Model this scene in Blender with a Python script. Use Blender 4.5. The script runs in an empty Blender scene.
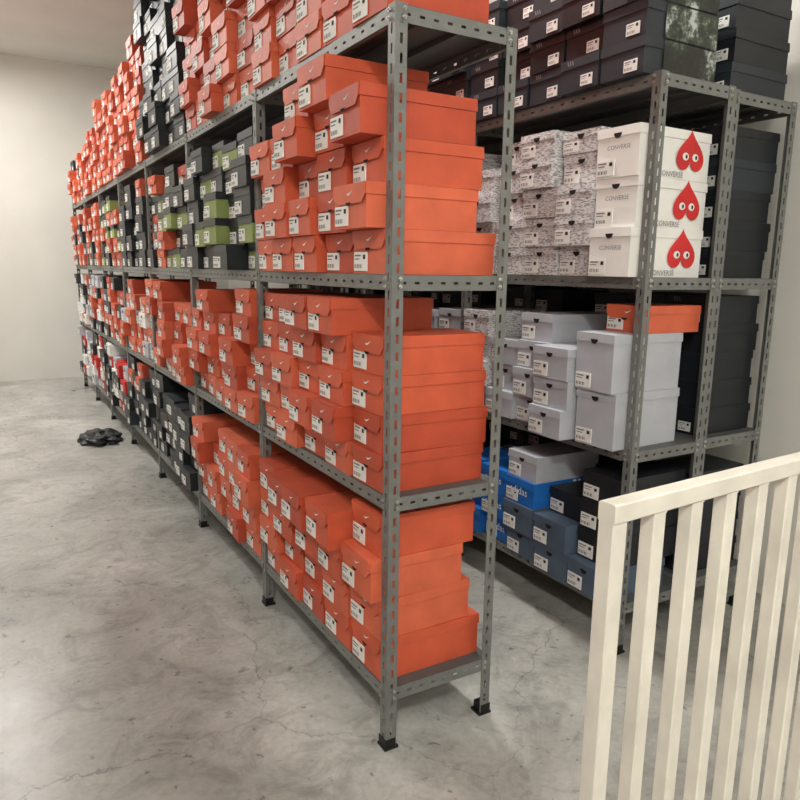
import bpy, math, random
from mathutils import Vector, Matrix

sc = bpy.context.scene
sc.view_settings.view_transform = 'Standard'
sc.view_settings.look = 'None'

def lin(c):
    return tuple(((v/255)/12.92 if v/255 <= .04045 else (((v/255)+.055)/1.055)**2.4) for v in c) + (1,)

# ------------------------------------------------------------ materials
def mat(name, col, rough=.6, metal=0, noise=0.06, nscale=9, spec=.4, bump=0, bscale=60):
    m = bpy.data.materials.new(name); m.use_nodes = True
    nt = m.node_tree; b = nt.nodes['Principled BSDF']
    b.inputs['Roughness'].default_value = rough
    b.inputs['Metallic'].default_value = metal
    b.inputs['Specular IOR Level'].default_value = spec
    tc = nt.nodes.new('ShaderNodeTexCoord')
    n = nt.nodes.new('ShaderNodeTexNoise'); n.inputs['Scale'].default_value = nscale; n.inputs['Detail'].default_value = 4
    nt.links.new(tc.outputs['Object'], n.inputs['Vector'])
    r = nt.nodes.new('ShaderNodeValToRGB')
    c = lin(col)
    r.color_ramp.elements[0].position = .3; r.color_ramp.elements[1].position = .7
    r.color_ramp.elements[0].color = tuple(v*(1-noise*2) for v in c[:3])+(1,)
    r.color_ramp.elements[1].color = tuple(min(1, v*(1+noise*2)) for v in c[:3])+(1,)
    nt.links.new(n.outputs['Fac'], r.inputs['Fac'])
    nt.links.new(r.outputs['Color'], b.inputs['Base Color'])
    if bump:
        n2 = nt.nodes.new('ShaderNodeTexNoise'); n2.inputs['Scale'].default_value = bscale
        nt.links.new(tc.outputs['Object'], n2.inputs['Vector'])
        bp = nt.nodes.new('ShaderNodeBump'); bp.inputs['Strength'].default_value = bump; bp.inputs['Distance'].default_value = .01
        nt.links.new(n2.outputs['Fac'], bp.inputs['Height'])
        nt.links.new(bp.outputs['Normal'], b.inputs['Normal'])
    return m

M = {}
M['or1'] = mat('orange_card', (201, 88, 58), .5, bump=.08, bscale=14)
M['or2'] = mat('orange_card_light', (210, 101, 70), .5, bump=.08, bscale=14)
M['or3'] = mat('orange_card_deep', (184, 75, 49), .5, bump=.08, bscale=14)
M['black'] = mat('black_card', (30, 34, 38), .45)
M['black2'] = mat('charcoal_card', (44, 50, 56), .5)
M['lime'] = mat('olive_green_card', (134, 148, 84), .6)
M['red'] = mat('red_card', (190, 40, 36), .6)
M['gray'] = mat('pale_gray_card', (178, 181, 188), .55, noise=.03)
M['slate'] = mat('slate_card', (78, 92, 110), .55)
M['blue'] = mat('blue_card', (28, 104, 186), .5)
M['white'] = mat('white_paper', (232, 231, 227), .6, noise=.02)
M['ink'] = mat('printed_ink', (40, 38, 38), .7)
M['grayink'] = mat('gray_ink', (120, 118, 120), .7)
M['hole'] = mat('dark_notch', (30, 22, 20), .9)
M['heart'] = mat('heart_red', (205, 45, 45), .55)
M['steel'] = mat('gray_painted_steel', (118, 120, 117), .42, metal=.2, noise=.05, nscale=20, bump=.15, bscale=300)
M['steel_in'] = mat('gray_shelf_sheet', (92, 94, 93), .5, metal=.2, noise=.05)
M['bolt'] = mat('zinc_bolt', (190, 190, 185), .3, metal=.9)
M['foot'] = mat('black_plastic_foot', (20, 20, 20), .5)
M['cream'] = mat('cream_enamel', (222, 217, 205), .4, noise=.06, nscale=7)

# white box with all-over gray print
def print_mat():
    m = bpy.data.materials.new('printed_white_card'); m.use_nodes = True
    nt = m.node_tree; b = nt.nodes['Principled BSDF']; b.inputs['Roughness'].default_value = .6
    tc = nt.nodes.new('ShaderNodeTexCoord')
    mp = nt.nodes.new('ShaderNodeMapping'); mp.inputs['Scale'].default_value = (55, 55, 190)
    nt.links.new(tc.outputs['Object'], mp.inputs['Vector'])
    n = nt.nodes.new('ShaderNodeTexNoise'); n.inputs['Scale'].default_value = 1.1; n.inputs['Detail'].default_value = 2
    nt.links.new(mp.outputs['Vector'], n.inputs['Vector'])
    r = nt.nodes.new('ShaderNodeValToRGB')
    r.color_ramp.elements[0].position = .36; r.color_ramp.elements[0].color = lin((138, 136, 140))
    r.color_ramp.elements[1].position = .54; r.color_ramp.elements[1].color = lin((220, 219, 219))
    nt.links.new(n.outputs['Fac'], r.inputs['Fac'])
    nt.links.new(r.outputs['Color'], b.inputs['Base Color'])
    return m
M['print'] = print_mat()

def camo_mat():
    m = bpy.data.materials.new('printed_foliage_card'); m.use_nodes = True
    nt = m.node_tree; b = nt.nodes['Principled BSDF']; b.inputs['Roughness'].default_value = .4
    tc = nt.nodes.new('ShaderNodeTexCoord')
    n = nt.nodes.new('ShaderNodeTexNoise'); n.inputs['Scale'].default_value = 7; n.inputs['Detail'].default_value = 12; n.inputs['Roughness'].default_value = .75
    nt.links.new(tc.outputs['Object'], n.inputs['Vector'])
    r = nt.nodes.new('ShaderNodeValToRGB'); e = r.color_ramp.elements
    e[0].position = .46; e[0].color = lin((18, 22, 18))
    e[1].position = .62; e[1].color = lin((180, 188, 186))
    x = e.new(.54); x.color = lin((44, 54, 40))
    x = e.new(.58); x.color = lin((96, 104, 94))
    nt.links.new(n.outputs['Fac'], r.inputs['Fac'])
    nt.links.new(r.outputs['Color'], b.inputs['Base Color'])
    return m
M['camo'] = camo_mat()

def concrete():
    m = bpy.data.materials.new('polished_concrete'); m.use_nodes = True
    nt = m.node_tree; b = nt.nodes['Principled BSDF']
    tc = nt.nodes.new('ShaderNodeTexCoord'); L = nt.links
    def noise(scale, detail=5, rough=.6, dist=0, vec=None):
        n = nt.nodes.new('ShaderNodeTexNoise'); n.inputs['Scale'].default_value = scale; n.inputs['Detail'].default_value = detail
        n.inputs['Roughness'].default_value = rough; n.inputs['Distortion'].default_value = dist
        L.new(vec or tc.outputs['Object'], n.inputs['Vector']); return n
    def ramp(src, p0, c0, p1, c1):
        r = nt.nodes.new('ShaderNodeValToRGB'); e = r.color_ramp.elements
        e[0].position = p0; e[0].color = c0; e[1].position = p1; e[1].color = c1
        L.new(src, r.inputs['Fac']); return r.outputs['Color']
    def mul(a, b_, f):
        x = nt.nodes.new('ShaderNodeMixRGB'); x.blend_type = 'MULTIPLY'
        if isinstance(f, float): x.inputs[0].default_value = f
        else: L.new(f, x.inputs[0])
        L.new(a, x.inputs[1]); L.new(b_, x.inputs[2]); return x.outputs['Color']
    W = (1, 1, 1, 1)
    n = noise(1.6, 8, .65, .6)
    base = ramp(n.outputs['Fac'], .3, lin((146, 145, 140)), .68, lin((196, 195, 189)))
    base = mul(base, ramp(noise(45).outputs['Fac'], .35, (.8, .8, .8, 1), .6, W), .6)
    # trowel marks / blotches and small dark scuffs
    base = mul(base, ramp(noise(5, 9, .7, 1.5).outputs['Fac'], .36, (.55, .54, .53, 1), .52, W), .6)
    base = mul(base, ramp(noise(24, 3, .5, .5).outputs['Fac'], .28, (.3, .29, .28, 1), .34, W), .7)
    # hairline cracks, only in patches
    nd = noise(3, 6)
    ad = nt.nodes.new('ShaderNodeMixRGB'); ad.blend_type = 'ADD'; ad.inputs[0].default_value = .35
    L.new(tc.outputs['Object'], ad.inputs[1]); L.new(nd.outputs['Color'], ad.inputs[2])
    v = nt.nodes.new('ShaderNodeTexVoronoi'); v.feature = 'DISTANCE_TO_EDGE'; v.inputs['Scale'].default_value = .8
    L.new(ad.outputs['Color'], v.inputs['Vector'])
    crack = ramp(v.outputs['Distance'], 0, (.42, .41, .4, 1), .003, W)
    rm = nt.nodes.new('ShaderNodeMapRange'); rm.inputs['From Min'].default_value = .3; rm.inputs['From Max'].default_value = .5; rm.inputs['To Max'].default_value = .8
    L.new(noise(.9).outputs['Fac'], rm.inputs['Value'])
    base = mul(base, crack, rm.outputs['Result'])
    L.new(base, b.inputs['Base Color'])
    rr = nt.nodes.new('ShaderNodeMapRange'); rr.inputs['To Min'].default_value = .18; rr.inputs['To Max'].default_value = .46
    L.new(n.outputs['Fac'], rr.inputs['Value']); L.new(rr.outputs['Result'], b.inputs['Roughness'])
    return m
M['concrete'] = concrete()
M['wall'] = mat('white_plaster', (216, 214, 207), .85, noise=.02, nscale=2)
M['ceil'] = mat('white_ceiling', (222, 221, 215), .9, noise=.02, nscale=2)

# ------------------------------------------------------------ mesh builder
class MB:
    def __init__(s): s.v = []; s.f = []; s.m = []; s.names = []; s.xf = Matrix()
    def mi(s, k):
        if k not in s.names: s.names.append(k)
        return s.names.index(k)
    def add(s, vs, fs, k):
        o = len(s.v); s.v += [tuple(s.xf @ Vector(p)) for p in vs]; i = s.mi(k)
        for f in fs: s.f.append(tuple(o+a for a in f)); s.m.append(i)
    def box(s, a, b, k):
        x0, y0, z0 = a; x1, y1, z1 = b
        s.add([(x0,y0,z0),(x1,y0,z0),(x1,y1,z0),(x0,y1,z0),(x0,y0,z1),(x1,y0,z1),(x1,y1,z1),(x0,y1,z1)],
              [(0,3,2,1),(4,5,6,7),(0,1,5,4),(1,2,6,5),(2,3,7,6),(3,0,4,7)], k)
    def prism(s, pts, off, k):      # pts 3D planar loop, extruded by off
        n = len(pts); off = Vector(off)
        vs = [tuple(p) for p in pts] + [tuple(Vector(p)+off) for p in pts]
        fs = [tuple(range(n-1, -1, -1)), tuple(range(n, 2*n))] + [(i, (i+1) % n, n+(i+1) % n, n+i) for i in range(n)]
        s.add(vs, fs, k)
    def poly(s, pts, k): s.add(pts, [tuple(range(len(pts)))], k)
    def make(s, name, parent=None, recalc=True):
        me = bpy.data.meshes.new(name); me.from_pydata(s.v, [], s.f)
        for k in s.names: me.materials.append(M[k])
        me.polygons.foreach_set('material_index', s.m); me.update()
        ob = bpy.data.objects.new(name, me); sc.collection.objects.link(ob)
        if parent: ob.parent = parent
        return ob

_tc = {}
def text_geo(txt):
    if txt in _tc: return _tc[txt]
    cu = bpy.data.curves.new('t', 'FONT'); cu.body = txt; cu.align_x = 'CENTER'; cu.resolution_u = 2
    ob = bpy.data.objects.new('t', cu); sc.collection.objects.link(ob)
    me = ob.to_mesh(); vs = [tuple(v.co) for v in me.vertices]; fs = [tuple(p.vertices) for p in me.polygons]
    ob.to_mesh_clear(); bpy.data.objects.remove(ob); bpy.data.curves.remove(cu)
    _tc[txt] = (vs, fs); return vs, fs
def put_text(mb, txt, size, org, ax, ay, k):
    vs, fs = text_geo(txt); ax = Vector(ax)*size; ay = Vector(ay)*size; o = Vector(org)
    mb.add([tuple(o+ax*v[0]+ay*v[1]) for v in vs], fs, k)

# ------------------------------------------------------------ shoeboxes
STY = {
 'O': dict(body=['or1','or2','or3','or1'], label='l', mark=True, flap=True),
 'K': dict(body=['black','black2','black'], label='r', band=True),
 'L': dict(body=['lime','lime'], lid='black', label='l'),
 'B': dict(body=['black'], lid='black', label='l'),
 'R': dict(body=['red'], label='l'),
 'W': dict(body=['white','gray'], label='l', notch=True),
 'P': dict(body=['print'], label='l', notch=True),
 'H': dict(body=['white'], label='l', notch=True, heart=True),
 'G': dict(body=['gray'], label='l', notch=True),
 'S': dict(body=['slate'], label='l', notch=True),
 'A': dict(body=['blue'], label='l', stripes=True),
 'C': dict(body=['black2'], lid='black2', label='r', panel=True),
}
def shoebox(mb, x, y, z, L, W, H, rot, style, rng):
    """x = label end, y = centre, z = bottom."""
    st = STY[style]; bm = rng.choice(st['body']); lm = st.get('lid', bm)
    c = Vector((x+L/2, y, z))
    mb.xf = Matrix.Translation(c) @ Matrix.Rotation(rot, 4, 'Z') @ Matrix.Translation((-L/2, 0, 0))
    e = .0022; w = W/2-e; rim = min(.034, H*.3)
    mb.box((e, -w, 0), (L-e, w, H-.003), bm)
    # lid : top sheet plus four skirts, very slightly flared
    f = .0012
    lo = [(-f,-W/2-f,H-rim),(L+f,-W/2-f,H-rim),(L+f,W/2+f,H-rim),(-f,W/2+f,H-rim)]
    hi = [(0,-W/2,H),(L,-W/2,H),(L,W/2,H),(0,W/2,H)]
    mb.add(lo+hi, [(0,3,2,1),(4,5,6,7),(0,1,5,4),(1,2,6,5),(2,3,7,6),(3,0,4,7)], lm)
    if st.get('flap'):     # tapered tuck flap on the label end
        d = rim+.022
        mb.prism([(-.0042, -W/2+.002, H-.002), (-.0042, W/2-.002, H-.002), (-.0042, W/2-.004, H-rim), (-.0042, W/2-.022, H-d),
                  (-.0042, -W/2+.022, H-d), (-.0042, -W/2+.004, H-rim)], (.003, 0, 0), lm)
    X = -.0048
    if st.get('mark'):
        s = .019; y0 = rng.uniform(-.02, .0); z0 = H-rim*.75
        mb.poly([(X, y0+s*.9, z0-s*.05), (X, y0+s*.55, z0-s*.38), (X, y0+s*.1, z0-s*.36), (X, y0-s*1.1, z0+s*.35), (X, y0+s*.15, z0-s*.08), (X, y0+s*.5, z0-s*.12)], 'white')
        # thumb notch
        mb.poly([(X, .016*math.cos(t), H-d-.0+.004-.009*math.sin(t)) for t in [i*math.pi/6 for i in range(7)]], 'hole')
    if st.get('notch'):
        mb.poly([(X+.002, .019*math.cos(t), H-rim+.012-.018*math.sin(t)) for t in [i*math.pi/8 for i in range(9)]], 'hole')
    # label with print (on body)
    lw, lh = min(.082, W*.42), min(.056, H*.46)
    Xl = -.001 if not st.get('flap') else -.0012
    y1 = W/2-.008 if st['label'] == 'l' else -W/2+.008+lw
    z1 = .008; 
    if st['label'] == 'r': z1 = .012
    if st['label'] == 'r': lw, lh = .06, .04
    mb.box((Xl, y1-lw, z1), (e+.0005, y1, z1+lh), 'white')
    Xt = Xl-.0006
    mb.poly([(Xt, y1-.005, z1+lh*.86), (Xt, y1-.005, z1+lh*.77), (Xt, y1-lw*.55, z1+lh*.77), (Xt, y1-lw*.55, z1+lh*.86)], 'grayink')
    mb.poly([(Xt, y1-.005, z1+lh*.66), (Xt, y1-.005, z1+lh*.60), (Xt, y1-lw*.45, z1+lh*.60), (Xt, y1-lw*.45, z1+lh*.66)], 'grayink')
    mb.poly([(Xt, y1-lw*.72, z1+lh*.86), (Xt, y1-lw*.72, z1+lh*.62), (Xt, y1-lw*.9, z1+lh*.62), (Xt, y1-lw*.9, z1+lh*.86)], 'ink')
    for i in range(6):
        a = y1-.006-i*lw*.1; b = a-lw*(.03 if i % 2 else .05)
        mb.poly([(Xt, a, z1+lh*.36), (Xt, a, z1+lh*.14), (Xt, b, z1+lh*.14), (Xt, b, z1+lh*.36)], 'ink')
    if st.get('panel'):
        Y = -W/2-.003
        mb.poly([(L*.25, Y, .003), (L-.002, Y, .003), (L-.002, Y, H-.003), (L*.25, Y, H-.003)], 'camo')
    if st.get('band'):
        for i in range(3):
            a = W*.28-i*.012
            mb.poly([(-.002, a, H-.007), (-.002, a+.007, H-.007), (-.002, a+.001, H-.024), (-.002, a-.006, H-.024)], 'grayink')
    if st.get('stripes'):
        Y = -W/2-.0025
        for i in range(3):
            a = L*.72+i*.030
            mb.poly([(a, Y, .012), (a+.018, Y, .012), (a+.006, Y, H-.004), (a-.012, Y, H-.004)], 'white')
        put_text(mb, 'adidas', .05, (-.0045, -.0, H*.42), (0,-1,0), (0,0,1), 'white')
        # stripes on the lid
        for i in range(3):
            a = L*.66+i*.034
            mb.poly([(a, -W*.42, H+.001), (a+.02, -W*.42, H+.001), (a+.02, W*.42, H+.001), (a, W*.42, H+.001)], 'white')
    if st.get('heart'):
        Y = -W/2-.003; cx = L*.70; cz = H*.54; s = .0056
        pts = []
        for i in range(36):
            t = i/36*2*math.pi
            hx = 16*math.sin(t)**3; hz = 13*math.cos(t)-5*math.cos(2*t)-2*math.cos(3*t)-math.cos(4*t)
            pts.append((cx+hx*s*.88, Y, cz-hz*s*.92))
        mb.poly(pts, 'heart')
        for sx in (-1, 1):
            ex = cx+sx*.028
            mb.poly([(ex+.018*math.cos(t), Y-.0008, cz-.012+.014*math.sin(t)+sx*0) for t in [k*math.pi/8 for k in range(16)]], 'white')
            mb.poly([(ex+.006*math.cos(t)+.004, Y-.0015, cz-.012+.008*math.sin(t)) for t in [k*math.pi/6 for k in range(12)]], 'ink')
        put_text(mb, 'CONVERSE', .028, (L*.44, Y, H*.04), (1,0,0), (0,0,1), 'grayink')
        put_text(mb, 'CONVERSE', .022, (-.004, -W*.05, H*.55), (0,-1,0), (0,0,1), 'grayink')
    mb.xf = Matrix()

def stack(x0, y0, y1, z, cols, seed, jit=.03, rot=2.0, name='shoebox_stack'):
    """cols: list (front to back) of lists of (style, H[, dx, L]) bottom-up"""
    rng = random.Random(seed); mb = MB(); n = len(cols); w = (y1-y0)/n
    for i, col in enumerate(cols):
        zz = z+.0005
        cj = rng.uniform(-.012, .012)
        for j, b in enumerate(col):
            st, H = b[0], b[1]
            dx = b[2] if len(b) > 2 and b[2] is not None else cj+rng.uniform(-jit, jit*.6)
            L = b[3] if len(b) > 3 else rng.uniform(.33, .36)
            r = math.radians(rng.uniform(-rot, rot))
            W = w-.008-abs(math.sin(r))*L*.5
            W = min(W, .215) if n > 4 else W
            shoebox(mb, x0+dx, y0+w*(i+.5), zz, L, W, H, r, st, rng)
            zz += H+.0008
    return mb.make(name)

def fill(styles, rows, h, n=5, seed=0, var=1, maxh=.59):
    rng = random.Random(seed*7+1); cols = []
    for i in range(n):
        k = max(1, rows+rng.randint(-var, 0)); c = []
        t = 0
        for j in range(k):
            hh = h*rng.uniform(.95, 1.05)
            if t+hh > maxh: break
            c.append((rng.choice(styles), hh)); t += hh
        cols.append(c)
    return cols

# ------------------------------------------------------------ slotted-angle shelving
ZL = [.165, .792, 1.449, 2.152]; LIP = .045; PH = 2.2; BAY = 1.11; DEP = .41
ZT = [z+LIP for z in ZL]
def strip(mb, o, A, B, C, length, width, th, pitch, sl, sw, k, start=.02):
    o = Vector(o); A = Vector(A); B = Vector(B); C = Vector(C)
    def bx(a0, a1, b0, b1):
        vs = []
        for cc in (0, th):
            for (a, b) in ((a0,b0),(a1,b0),(a1,b1),(a0,b1)): vs.append(tuple(o+A*a+B*b+C*cc))
        mb.add(vs, [(0,3,2,1),(4,5,6,7),(0,1,5,4),(1,2,6,5),(2,3,7,6),(3,0,4,7)], k)
    b0, b1 = (width-sw)/2, (width+sw)/2
    bx(0, length, 0, b0); bx(0, length, b1, width)
    a = 0; s = start
    while s+sl < length:
        bx(a, s, b0, b1); a = s+sl; s += pitch
    bx(a, length, b0, b1)

def bolt(mb, p, axis):
    p = Vector(p); ax = Vector(axis); u = Vector((0,0,1)); v = ax.cross(u)
    pts = [p+(u*math.cos(t)+v*math.sin(t))*.0065 for t in [i*math.pi/3 for i in range(6)]]
    mb.prism([tuple(q) for q in pts], tuple(ax*.004), 'bolt')
    pts = [p+ax*.004+(u*math.cos(t)+v*math.sin(t))*.003 for t in [i*math.pi/4 for i in range(8)]]
    mb.prism([tuple(q) for q in pts], tuple(ax*.005), 'bolt')

def rack(x0, y0, nb, name='slotted_angle_shelving'):
    mb = MB(); F = .038; T = .002; x1 = x0+DEP
    for k in range(nb+1):
        last = (k == nb)
        yk = y0+k*BAY - (F if last else 0)
        sy = -1 if last else 1
        ye = yk+F if last else yk      # face carrying the X-flange
        for (xp, sx) in ((x0, 1), (x1, -1)):
            # flange facing the aisle
            strip(mb, (xp, yk, .004), (0,0,1), (0,1,0), (sx,0,0), PH-.004, F, T, .05, .026, .009, 'steel')
            # flange across the rack end
            strip(mb, (xp+sx*T, ye, .004), (0,0,1), (sx,0,0), (0,sy,0), PH-.004, F-T, T, .05, .026, .009, 'steel', start=.045)
            # plastic foot
            xa, xb = sorted((xp-sx*.006, xp+sx*(F+.006)))
            mb.box((xa, yk-.006, 0), (xb, yk+F+.006, .008), 'foot')
            xa, xb = sorted((xp-sx*.003, xp+sx*(F*.9)))
            mb.box((xa, yk-.003, .008), (xb, yk+F+.003, .035), 'foot')
            for z in ZL:
                for dz in (.012, .034):
                    bolt(mb, (xp, yk+F*.5+.012, z+dz), (-sx,0,0)); 
                    if k == 0: bolt(mb, (xp+sx*F*.72, ye, z+dz), (0,-1,0))
    for k in range(nb):
        ya = y0+k*BAY+T+.0005; yb = y0+(k+1)*BAY-.0005 if k < nb-1 else y0+(k+1)*BAY-T-.0005
        xa = x0+T+.0005; xb = x1-T-.0005
        for z in ZL:
            mb.box((xa, ya, z+LIP-.0015), (xb, yb, z+LIP), 'steel_in')
            strip(mb, (xa, ya, z), (0,1,0), (0,0,1), (1,0,0), yb-ya, LIP-.0015, .0015, .06, .018, .007, 'steel', start=.06)
            strip(mb, (xb, ya, z), (0,1,0), (0,0,1), (-1,0,0), yb-ya, LIP-.0015, .0015, .06, .018, .007, 'steel', start=.06)
            strip(mb, (xa, ya, z), (1,0,0), (0,0,1), (0,1,0), xb-xa, LIP-.0015, .0015, .045, .016, .007, 'steel', start=.03)
            strip(mb, (xa, yb, z), (1,0,0), (0,0,1), (0,-1,0), xb-xa, LIP-.0015, .0015, .045, .016, .007, 'steel', start=.03)
            # returned bottom edge and stiffening ribs
            mb.box((xa, ya, z), (xa+.014, yb, z+.0015), 'steel')
            mb.box((xb-.014, ya, z), (xb, yb, z+.0015), 'steel')
            for q in (.33, .67):
                xm = xa+(xb-xa)*q
                mb.box((xm-.018, ya+.002, z+LIP-.016), (xm+.018, yb-.002, z+LIP-.0015), 'steel_in')
    return mb.make(name)

X1, Y1 = .985, 1.728
X2, Y2 = 2.072, 1.775
rack(X1, Y1, 7)
rack(X2, Y2, 4)
X3 = X2+DEP+.02
rack(X3, Y2+.02, 4)
def rng_y(y0, k): return y0+k*BAY+.043, y0+(k+1)*BAY-.005

def place(x0, y0, k, lev, cols, seed, **kw):
    a, b = rng_y(y0, k); return stack(x0, a, b, ZT[lev], cols, seed, **kw)

# --- row 1, bay 0 (nearest), hand-set front columns
O = 'O'
place(X1, Y1, 0, 0, [
    [(O,.142,.004,.385),(O,.134,-.004,.35),(O,.136,-.035,.345),(O,.138,.004,.35)],
    [(O,.125,.0),(O,.125,-.01),(O,.125,-.03),(O,.13,-.075)],
    [(O,.125,.0),(O,.125,.01),(O,.125,-.03),(O,.13,-.085)],
    [(O,.12),(O,.12),(O,.12,-.04),(O,.125,-.06)],
    [(O,.12),(O,.12),(O,.12),(O,.125,-.02)]], 11, jit=.02)
place(X1, Y1, 0, 1, [
    [(O,.121,.004,.375),(O,.118,.006,.385),(O,.118,.0,.38),(O,.118,.004,.365)],
    [(O,.116,.0),(O,.116,-.05),(O,.114,-.02),(O,.114,-.01),(O,.116,-.06,.37)],
    [(O,.116),(O,.116,-.05),(O,.116),(O,.113,-.03),(O,.113,-.06)],
    [(O,.116),(O,.113),(O,.113),(O,.113),(O,.113)],
    [(O,.113),(O,.113),(O,.113),(O,.113),(O,.113)]], 12)
place(X1, Y1, 0, 2, [
    [(O,.128,.004,.392),(O,.124,-.06,.385),(O,.124,.0,.34),(O,.13,-.075,.385)],
    [(O,.124,.01),(O,.124,-.02),(O,.124,-.02),(O,.124,-.03),(O,.126,-.085)],
    [(O,.122,-.02),(O,.122,-.04),(O,.122,.0),(O,.122,-.09),(O,.12,-.05)],
    [(O,.12),(O,.12,-.05),(O,.12,-.05),(O,.12)],
    [(O,.12),(O,.12),(O,.12),(O,.12,-.03)]], 13, jit=.035)
place(X1, Y1, 0, 3, fill([O], 6, .122, seed=14, maxh=2), 14, jit=.04)
# bay 1
place(X1, Y1, 1, 0, fill([O], 4, .118, seed=21), 21, jit=.05, rot=3)
place(X1, Y1, 1, 1, fill([O], 5, .112, seed=22), 22, jit=.05, rot=3)
place(X1, Y1, 1, 2, fill(['B','L','B','L','B'], 5, .113, seed=23, var=0), 23, jit=.05)
place(X1, Y1, 1, 3, fill([O], 9, .12, seed=24, maxh=2), 24, jit=.05)
# bay 2
place(X1, Y1, 2, 0, fill(['K','B'], 5, .112, seed=31), 31, jit=.04)
place(X1, Y1, 2, 1, fill([O], 5, .112, seed=32), 32, jit=.06, rot=3)
place(X1, Y1, 2, 2, fill(['B','L',O,'B'], 5, .113, seed=33, var=0), 33, jit=.05)
place(X1, Y1, 2, 3, fill(['K','B'], 10, .118, seed=34, maxh=2), 34, jit=.05)
mix = {
 3: (['K','K',O,'K'], [O,O,'W'], [O,'B','L','B'], ([O], 7)),
 4: (['K','W','R'], [O,'B',O], ['B','L',O], ([O], 6)),
 5: (['K','W','R'], [O,'W','B'], ['B',O,O], ([O], 5)),
 6: (['K','W','R'], [O,'W','B'], ['B',O,O], ([O,'K'], 4)),
}
for k, (a, b, c, d) in mix.items():
    place(X1, Y1, k, 0, fill(a, 5, .11, seed=40+k), 40+k, jit=.04)
    place(X1, Y1, k, 1, fill(b, 5, .11, seed=50+k), 50+k, jit=.04)
    place(X1, Y1, k, 2, fill(c, 5, .115, seed=60+k), 60+k, jit=.04)
    place(X1, Y1, k, 3, fill(d[0], d[1], .118, seed=70+k, maxh=2), 70+k, jit=.04)

# --- row 2
place(X2, Y2, 0, 3, [
    [('C',.12,-.04,.38),('C',.12,-.04,.375),('C',.12,-.05,.38),('C',.12,-.04,.38)],
    [('K',.12,-.04),('K',.12,-.02),('K',.12,-.05),('K',.12)],
    [('K',.12),('K',.12),('K',.12,-.04),('K',.12)],
    [('K',.12),('K',.12),('K',.12),('K',.12)],
    [('K',.12),('K',.12),('K',.12),('K',.12)]], 81, rot=1.5)
place(X2, Y2, 0, 2, [
    [('H',.18,-.04,.40),('H',.178,-.03,.40),('H',.178,-.035,.40)],
    [('P',.118),('P',.118,-.03),('P',.118),('P',.118),('P',.085,-.01)],
    [('P',.118),('P',.118),('P',.118),('P',.118,-.05),('P',.1,-.05)],
    [('P',.118),('P',.118),('P',.118),('P',.118),('P',.1)],
    [('P',.118),('P',.118),('P',.118),('P',.118)]], 82, rot=2)
place(X2, Y2, 0, 1, [
    [('G',.22,-.06,.37),('G',.222,-.075,.37),(O,.105,.08,.31)],
    [('G',.12,-.12),('G',.12,-.10),('G',.128,-.11)],
    [('G',.124,-.01),('G',.124,-.04),('G',.12,-.02),('G',.12,.0,.36)],
    [('G',.12),('G',.12),('G',.118)],
    [('G',.12),('P',.12),('P',.12),('P',.12)]], 83, rot=2)
place(X2, Y2, 0, 0, [
    [('S',.125,-.05),('B',.13,.0,.38),('B',.12,.0,.38),('B',.12,.01,.38)],
    [('S',.125,-.05),('S',.125,-.06),('B',.11,.03)],
    [('S',.125,-.03),('S',.13,-.06),('A',.115,-.05),('G',.12,-.04,.36)],
    [('A',.125),('A',.125),('A',.12)],
    [('A',.125),('A',.125),('A',.125)]], 84, rot=2)
for k in (1, 2, 3):
    place(X2, Y2, k, 3, fill(['K'], 5, .12, seed=90+k, maxh=2), 90+k)
    place(X2, Y2, k, 2, fill(['P'], 5, .116, seed=94+k), 94+k)
    place(X2, Y2, k, 1, fill(['G','P'], 4, .116, seed=98+k), 98+k)
    place(X2, Y2, k, 0, fill(['A','S'], 4, .116, seed=102+k), 102+k)
# back-to-back row behind row 2, dark boxes
for k in range(4):
    place(X3+.03, Y2+.02, k, 3, fill(['K'], 5, .12, seed=110+k, maxh=2), 110+k, jit=.004, rot=1)
    place(X3+.03, Y2+.02, k, 2, fill(['W','K'] if k else ['K'], 5, .116, seed=115+k), 115+k, jit=.004, rot=1)
    place(X3+.03, Y2+.02, k, 1, fill(['K','B'], 5, .116, seed=120+k, var=0), 120+k, jit=.004, rot=1)
    place(X3+.03, Y2+.02, k, 0, fill(['K','B'], 5, .116, seed=125+k), 125+k, jit=.004, rot=1)
# added unseen shelving bay with boxes, left of camera, to shade the near floor
rack(-.75, -.56, 1)
for lev in range(3):
    place(-.73, -.56, 0, lev, fill([O, 'K'], 4, .118, seed=130+lev), 130+lev, jit=.01)

# ------------------------------------------------------------ cream metal gate
def gate():
    mb = MB(); H = 1.125; w = .036
    def tube(a, b, r=.003):      # box tube with chamfered long edges (along z or x)
        x0,y0,z0 = a; x1,y1,z1 = b
        if (z1-z0) > (x1-x0):
            p = [(x0+r,y0),(x1-r,y0),(x1,y0+r),(x1,y1-r),(x1-r,y1),(x0+r,y1),(x0,y1-r),(x0,y0+r)]
            mb.prism([(q[0],q[1],z0) for q in p], (0,0,z1-z0), 'cream')
        else:
            p = [(y0+r,z0),(y1-r,z0),(y1,z0+r),(y1,z1-r),(y1-r,z1),(y0+r,z1),(y0,z1-r),(y0,z0+r)]
            mb.prism([(x0,q[0],q[1]) for q in p], (x1-x0,0,0), 'cream')
    Lg = 1.15
    tube((0,0,0), (w,w,H-w)); tube((Lg-w,0,0), (Lg,w,H-w))
    tube((0,0,H-w), (Lg,w,H)); tube((w,.003,.07), (Lg-w,w-.003,.105))
    s = .112; x = s
    while x < Lg-w-.03:
        tube((x,.002,.105), (x+.033,w-.002,H-w)); x += s
    # weld beads
        mb.box((x-s-.002,.003,H-w-.003), (x-s+.035,w-.003,H-w), 'cream')
    ob = mb.make('metal_gate')
    ob.location = (.884, .782, 0); ob.rotation_euler = (0, 0, math.radians(3))
    return ob
gate()

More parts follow.
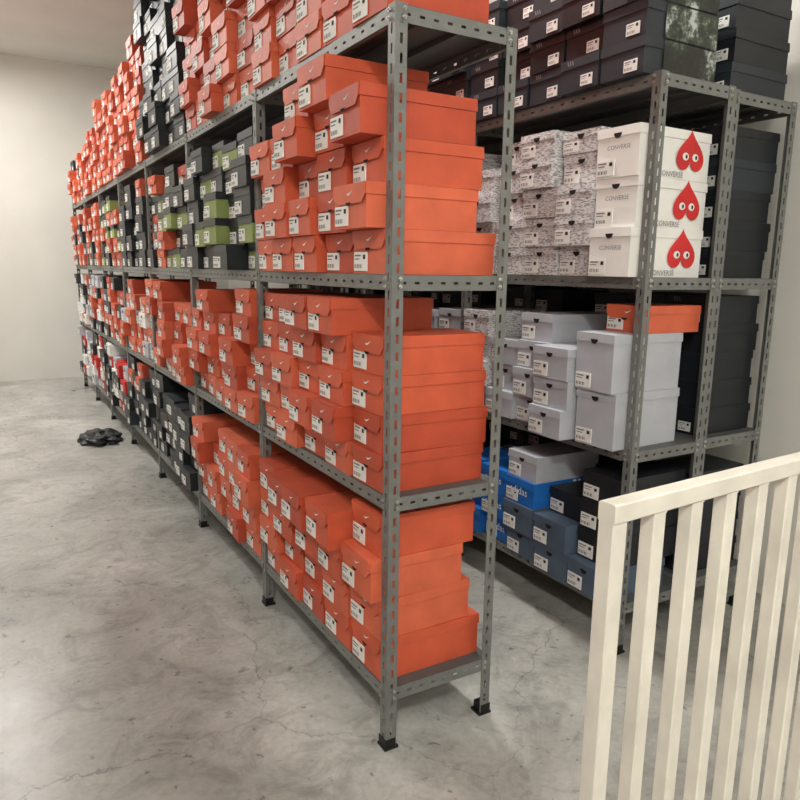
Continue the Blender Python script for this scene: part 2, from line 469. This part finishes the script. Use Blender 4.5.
# ------------------------------------------------------------ black crumpled bag on floor
def bag():
    import bmesh
    bm = bmesh.new(); bmesh.ops.create_icosphere(bm, subdivisions=4, radius=1)
    rng = random.Random(5)
    from mathutils import noise
    for v in bm.verts:
        d = noise.noise(v.co*2.2)*.35+noise.noise(v.co*6)*.12
        v.co *= 1+d
        v.co.x *= .16; v.co.y *= .2; v.co.z = max(0, (v.co.z+.4)*.07)
    me = bpy.data.meshes.new('black_plastic_bag'); bm.to_mesh(me); bm.free(); me.materials.append(M['black'])
    ob = bpy.data.objects.new('black_plastic_bag', me); sc.collection.objects.link(ob); ob.location = (.76, 6.4, 0)
bag()

# ------------------------------------------------------------ room
XL, XR, YB, YF, HC = -1.6, 3.1, -2.6, 10.3, 4.0
def slab(name, a, b, k):
    mb = MB(); mb.box(a, b, k); return mb.make(name)
slab('floor', (XL-.1, YB-.1, -.1), (XR+.1, YF+.1, 0), 'concrete')
slab('ceiling', (XL-.1, YB-.1, HC), (XR+.1, YF+.1, HC+.1), 'ceil')
slab('wall_left', (XL-.1, YB-.1, 0), (XL, YF+.1, HC), 'wall')
slab('wall_right', (XR, YB-.1, 0), (XR+.1, YF+.1, HC), 'wall')
slab('wall_back', (XL, YF, 0), (XR, YF+.1, HC), 'wall')
slab('wall_front', (XL, YB-.1, 0), (XR, YB, HC), 'wall')

# ------------------------------------------------------------ lights
def em(name, s):
    m = bpy.data.materials.new(name); m.use_nodes = True; b = m.node_tree.nodes['Principled BSDF']
    b.inputs['Emission Color'].default_value = (1, .98, .94, 1); b.inputs['Emission Strength'].default_value = s
    return m
M['tube'] = em('fluorescent_tube', 4)
def lamp(x, y, power, along='y', z=HC, ln=1.2):
    emp = bpy.data.objects.new('fluorescent_ceiling_light', None); sc.collection.objects.link(emp); emp.location = (x, y, z)
    if along == 'x': emp.rotation_euler = (0, 0, math.pi/2)
    mb = MB(); mb.box((-.09,-ln/2,-.05),(.09,ln/2,-.001),'wall'); mb.make('housing', emp)
    mb = MB()
    for dx in (-.045, .045):
        mb.prism([(dx+.014*math.cos(t), -ln/2+.03, -.068+.014*math.sin(t)) for t in [i*math.pi/5 for i in range(10)]], (0, ln-.06, 0), 'tube')
    mb.make('tubes', emp)
    ld = bpy.data.lights.new('lamp', 'AREA'); ld.shape = 'RECTANGLE'; ld.size = .25; ld.size_y = ln; ld.energy = power; ld.color = (1, .98, .935)
    lo = bpy.data.objects.new('lamp', ld); sc.collection.objects.link(lo); lo.parent = emp; lo.location = (0, 0, -.09)
lamp(-1.1, -1.7, 165, ln=.6)
lamp(1.7, -.7, 26, 'x')
lamp(-.3, 5.7, 62)
lamp(-.2, 8.4, 100)
lamp(1.74, 2.9, 78)

w = bpy.data.worlds.new('World'); sc.world = w; w.use_nodes = True
w.node_tree.nodes['Background'].inputs[0].default_value = (.8, .85, .9, 1); w.node_tree.nodes['Background'].inputs[1].default_value = .3

# ------------------------------------------------------------ camera
a = math.radians(30.5); p = math.radians(10.6); r = -.016
F = Vector((math.sin(a)*math.cos(p), math.cos(a)*math.cos(p), -math.sin(p)))
R0 = Vector((math.cos(a), -math.sin(a), 0)); U0 = R0.cross(F)
R = (R0 - r*U0).normalized(); U = (U0 + r*R0).normalized()
cam = bpy.data.cameras.new('camera'); co = bpy.data.objects.new('camera', cam); sc.collection.objects.link(co)
cam.sensor_width = 36; cam.lens = 31.5; cam.clip_start = .02
mw = Matrix((R, U, -F)).transposed().to_4x4(); mw.translation = (0, 0, 1.51)
co.matrix_world = mw; sc.camera = co
